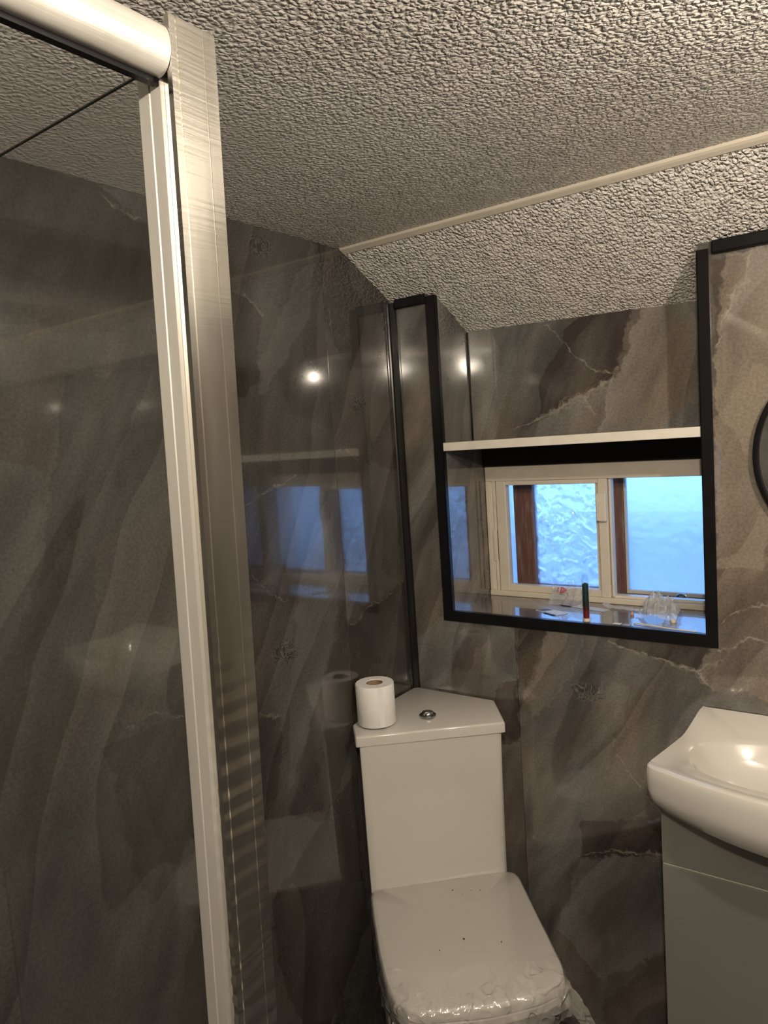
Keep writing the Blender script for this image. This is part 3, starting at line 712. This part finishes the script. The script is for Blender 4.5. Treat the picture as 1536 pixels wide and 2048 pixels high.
# marker-like tube
U0 = empty('clear_tube'); tag(U0, 'clear plastic tube with teal and red contents standing on the sill', 'tube')
tx, ty = .4915, .028
bm = bmesh.new(); lathe(bm, [(.0085, .0), (.0085, .094), (.0078, .097), (.0078, .112), (.0068, .112), (.0068, .097), (.0074, .094), (.0074, .006)], 28, (tx, ty, ZS), False); link('shell', bm, M_glass, U0, True)
bm = bmesh.new(); lathe(bm, [(.0006, 0), (.0090, 0), (.0090, .007), (.0006, .007)], 28, (tx, ty, ZS)); link('base_cap', bm, M_upvc, U0, True)
t = NT('teal_to_red_gel'); X = t.sep(t.pos()); f = t.rng(t.math('ADD', X[2], t.math('MULTIPLY', t.noise(t.pos(), 300, 2), .012)), ZS+.02, ZS+.065)
t.principled(t.ramp(f, [(0, (.22, .012, .010)), (.35, (.10, .012, .014)), (.6, (.012, .020, .026)), (1, (.010, .045, .055))]), .25)
bm = bmesh.new(); lathe(bm, [(.0006, .0075), (.0070, .0075), (.0072, .012), (.0072, .090), (.0006, .093)], 24, (tx, ty, ZS)); link('contents', bm, t.mat, U0, True)

def crumple(name, c, sx, sy, sz, seed, mat, parent, nu=26, nv=18, rough=1.0):
    bm = bmesh.new(); G = []
    for i in range(nu):
        row = []
        for j in range(nv):
            u, v = i/(nu-1)*2-1, j/(nv-1)*2-1
            e = max(0, 1-(abs(u)**2.2+abs(v)**2.2)*.75)
            q = Vector((u*2.2+seed, v*2.0, seed*.7))
            h = e*sz*(.55+.45*noise.noise(q))+sz*.30*rough*abs(noise.noise(q*2.6))*(e+.15)
            row.append(bm.verts.new((c[0]+u*sx+.15*sx*noise.noise(q*1.7+Vector((5, 0, 0))), c[1]+v*sy+.15*sy*noise.noise(q*1.7+Vector((0, 9, 0))), c[2]+max(.0005, h))))
        G.append(row)
    for i in range(nu-1):
        for j in range(nv-1): bm.faces.new([G[i][j], G[i+1][j], G[i+1][j+1], G[i][j+1]])
    return link(name, bm, mat, parent)
# bag with the red triangle, propped up against the frame
B1 = empty('plastic_bag'); tag(B1, 'small clear bag with a red triangle print propped against the window frame', 'plastic bag')
bm = bmesh.new(); G = []
for i in range(25):
    row = []
    for j in range(15):
        u, v = i/24, j/14
        x = .335+.105*u+.006*noise.noise(Vector((u*4, v*4, 1))); z = ZS+.001+.047*v*(.86+.2*noise.noise(Vector((u*5, 3, 0))))
        y = .200-.045*(1-v)**1.5+.009*noise.noise(Vector((u*7, v*5, 7)))+.005*noise.noise(Vector((u*15, v*11, 3)))
        row.append(bm.verts.new((x, min(y, .209), z)))
    G.append(row)
for i in range(24):
    for j in range(14): bm.faces.new([G[i][j], G[i+1][j], G[i+1][j+1], G[i][j+1]])
link('film', bm, M_bag, B1)
M_red = simple('red_print', (.55, .03, .03), .5)
def flatline(bm, a, b, w, y0):
    a, b = Vector(a), Vector(b); d = (b-a).normalized(); n = Vector((-d.y, d.x))*w
    vs_ = [a-n, b-n, b+n, a+n]
    F0 = [bm.verts.new((p.x, y0, p.y)) for p in vs_]; F1 = [bm.verts.new((p.x, y0+.0004, p.y)) for p in vs_]
    bm.faces.new(F0); bm.faces.new(F1[::-1])
    for k in range(4): bm.faces.new([F0[k], F0[(k+1) % 4], F1[(k+1) % 4], F1[k]])
bm = bmesh.new(); ZB = ZS+.034
tri = [(.362, ZB-.004), (.378, ZB+.004), (.366, ZB+.011), (.362, ZB-.004)]
tri = [(.3655, ZB-.006), (.3835, ZB+.003), (.3700, ZB+.0105), (.3655, ZB-.006)]
for a, b in zip(tri[:-1], tri[1:]): flatline(bm, a, b, .0011, .176)
for k in range(8): flatline(bm, (.3728+.0028*math.cos(k*.785), ZB+.003+.0028*math.sin(k*.785)), (.3728+.0028*math.cos((k+1)*.785), ZB+.003+.0028*math.sin((k+1)*.785)), .0006, .176)
for a, b in (((.357, ZB+.001), (.3625, ZB+.008)), ((.357, ZB+.001), (.3615, ZB-.002)), ((.358, ZB+.008), (.3625, ZB+.008))): flatline(bm, a, b, .0008, .176)
link('red_triangle_print', bm, M_red, B1)
# crumpled bag, right
B2 = empty('plastic_bag'); tag(B2, 'crumpled clear plastic bag lying right of centre on the sill', 'plastic bag')
crumple('film', (.632, .140, ZS), .044, .052, .062, 3.3, M_bag, B2, 30, 24, 1.5)
# long flat wrapper between tube and crumpled bag
B3 = empty('wrapper_strip'); tag(B3, 'long flat clear wrapper lying behind the tube towards the crumpled bag', 'wrapper')
bm = bmesh.new(); G = []
for i in range(31):
    u = i/30; row = []
    for j in range(7):
        v = j/6-.5; c0 = Vector((.478+.125*u, .175-.020*u)); wd_ = .030*(1-.3*u)
        row.append(bm.verts.new((c0.x+.1*wd_*v, c0.y+wd_*v, ZS+.002+.006*abs(noise.noise(Vector((u*9, v*4, 2))))+.008*max(0, .12-abs(u-.05))*8)))
    G.append(row)
for i in range(30):
    for j in range(6): bm.faces.new([G[i][j], G[i+1][j], G[i+1][j+1], G[i][j+1]])
link('film', bm, M_bag, B3)
# printed card
def card(name, pts, z, mat, parent=None): return prism(name, pts, 'z', z, z+.0007, mat, parent)
M_white = simple('white_card', (.82, .84, .86), .5, 40, .03)
M_dkcard = simple('dark_print', (.03, .032, .04), .4)
C1 = empty('paper_card'); tag(C1, 'small white card with dark stripes lying at the front of the sill', 'card')
P0 = Vector((.335, .083)); eu = Vector((.068, -.034)); ev = Vector((.022, .030))
def quad(u0, u1, v0, v1): return [tuple(P0+eu*u+ev*v) for u, v in ((u0, v0), (u1, v0), (u1, v1), (u0, v1))]
card('sheet', quad(0, 1, 0, 1), ZS, M_white, C1)
for u in (.05, .15, .26): card('stripe', quad(u, u+.055, .1, .9), ZS+.0008, M_dkcard, C1)
card('edge_stripe', quad(.45, 1, -.08, .08), ZS+.0008, M_dkcard, C1)
C2 = empty('sachet'); tag(C2, 'flat silver sachet with a black end lying behind the tube', 'sachet')
P0 = Vector((.372, .158)); eu = Vector((.125, -.035)); ev = Vector((.010, .026))
card('foil', quad(.2, 1, 0, 1), ZS, simple('silver_foil', (.62, .66, .70), .3, 60, .1, .0006, 150), C2)
card('black_end', quad(0, .26, -.05, 1.05), ZS+.0008, M_dkcard, C2)
# caps
bm = bmesh.new(); lathe(bm, [(.0045, 0), (.0065, 0), (.0070, .006), (.0062, .0065), (.0048, .0062), (.0045, .002), (.0045, 0)], 24, (.6765, .083, ZS), False)
tag(link('bottle_ring', bm, M_whitewood, None, True), 'small white plastic ring beside the crumpled bag', 'ring')
bm = bmesh.new(); lathe(bm, [(.0004, 0), (.0040, 0), (.0042, .006), (.0034, .0075), (.0004, .0075)], 20, (.572, .118, ZS))
tag(link('plastic_stub', bm, simple('pink_plastic', (.55, .30, .28), .4), None, True), 'tiny pinkish plastic stub left of the crumpled bag', 'plastic piece')
bm = bmesh.new(); tube(bm, [(.600, .040, ZS+.002), (.640, .030, ZS+.002), (.690, .018, ZS+.002), (.745, .012, ZS+.002)], .0016, 8)
tag(link('cable_tie', bm, M_upvc, None, True), 'thin pale plastic strip lying along the front of the sill', 'plastic strip')
for i, (x, y, lab) in enumerate(((.565, .026, 'white paper scrap nearest the tube at the sill front'), (.588, .022, 'grey paper scrap near the sill front centre'))):
    o = card('paper_scrap', [(x-.009, y-.006), (x+.009, y-.007), (x+.010, y+.007), (x-.008, y+.006)], ZS, M_white if i == 0 else simple('grey_paper', (.40, .42, .46), .5)); tag(o, lab, 'paper scrap')

# ------------------------------------------------------------------ ceiling lamp behind the camera
for i, (lp_, watt) in enumerate(LAMPS):
    LM = empty('ceiling_lamp'); tag(LM, ('bare warm bulb on a white ceiling batten above the camera', 'bare warm bulb on a white ceiling batten right of the basin')[i], 'lamp', 'ceiling bulbs')
    lx, ly, lz = lp_
    bm = bmesh.new(); lathe(bm, [(.0006, ZC-.0005), (.045, ZC-.0005), (.043, ZC-.010), (.020, ZC-.016), (.017, lz+.045), (.0006, lz+.045)], 32, (lx, ly, 0)); link('lamp_holder', bm, M_whitewood, LM, True)
    bm = bmesh.new(); lathe(bm, [(.0006, .044), (.013, .044), (.0135, .036), (.012, .031), (.0006, .031)], 24, (lx, ly, lz)); link('bulb_cap', bm, M_brass, LM, True)
    ld = bpy.data.lights.new('bulb', 'POINT'); ld.energy = watt; ld.color = LAMP_COL; ld.shadow_soft_size = .020
    lo = bpy.data.objects.new('bulb', ld); COL.objects.link(lo); lo.location = lp_; lo.parent = LM
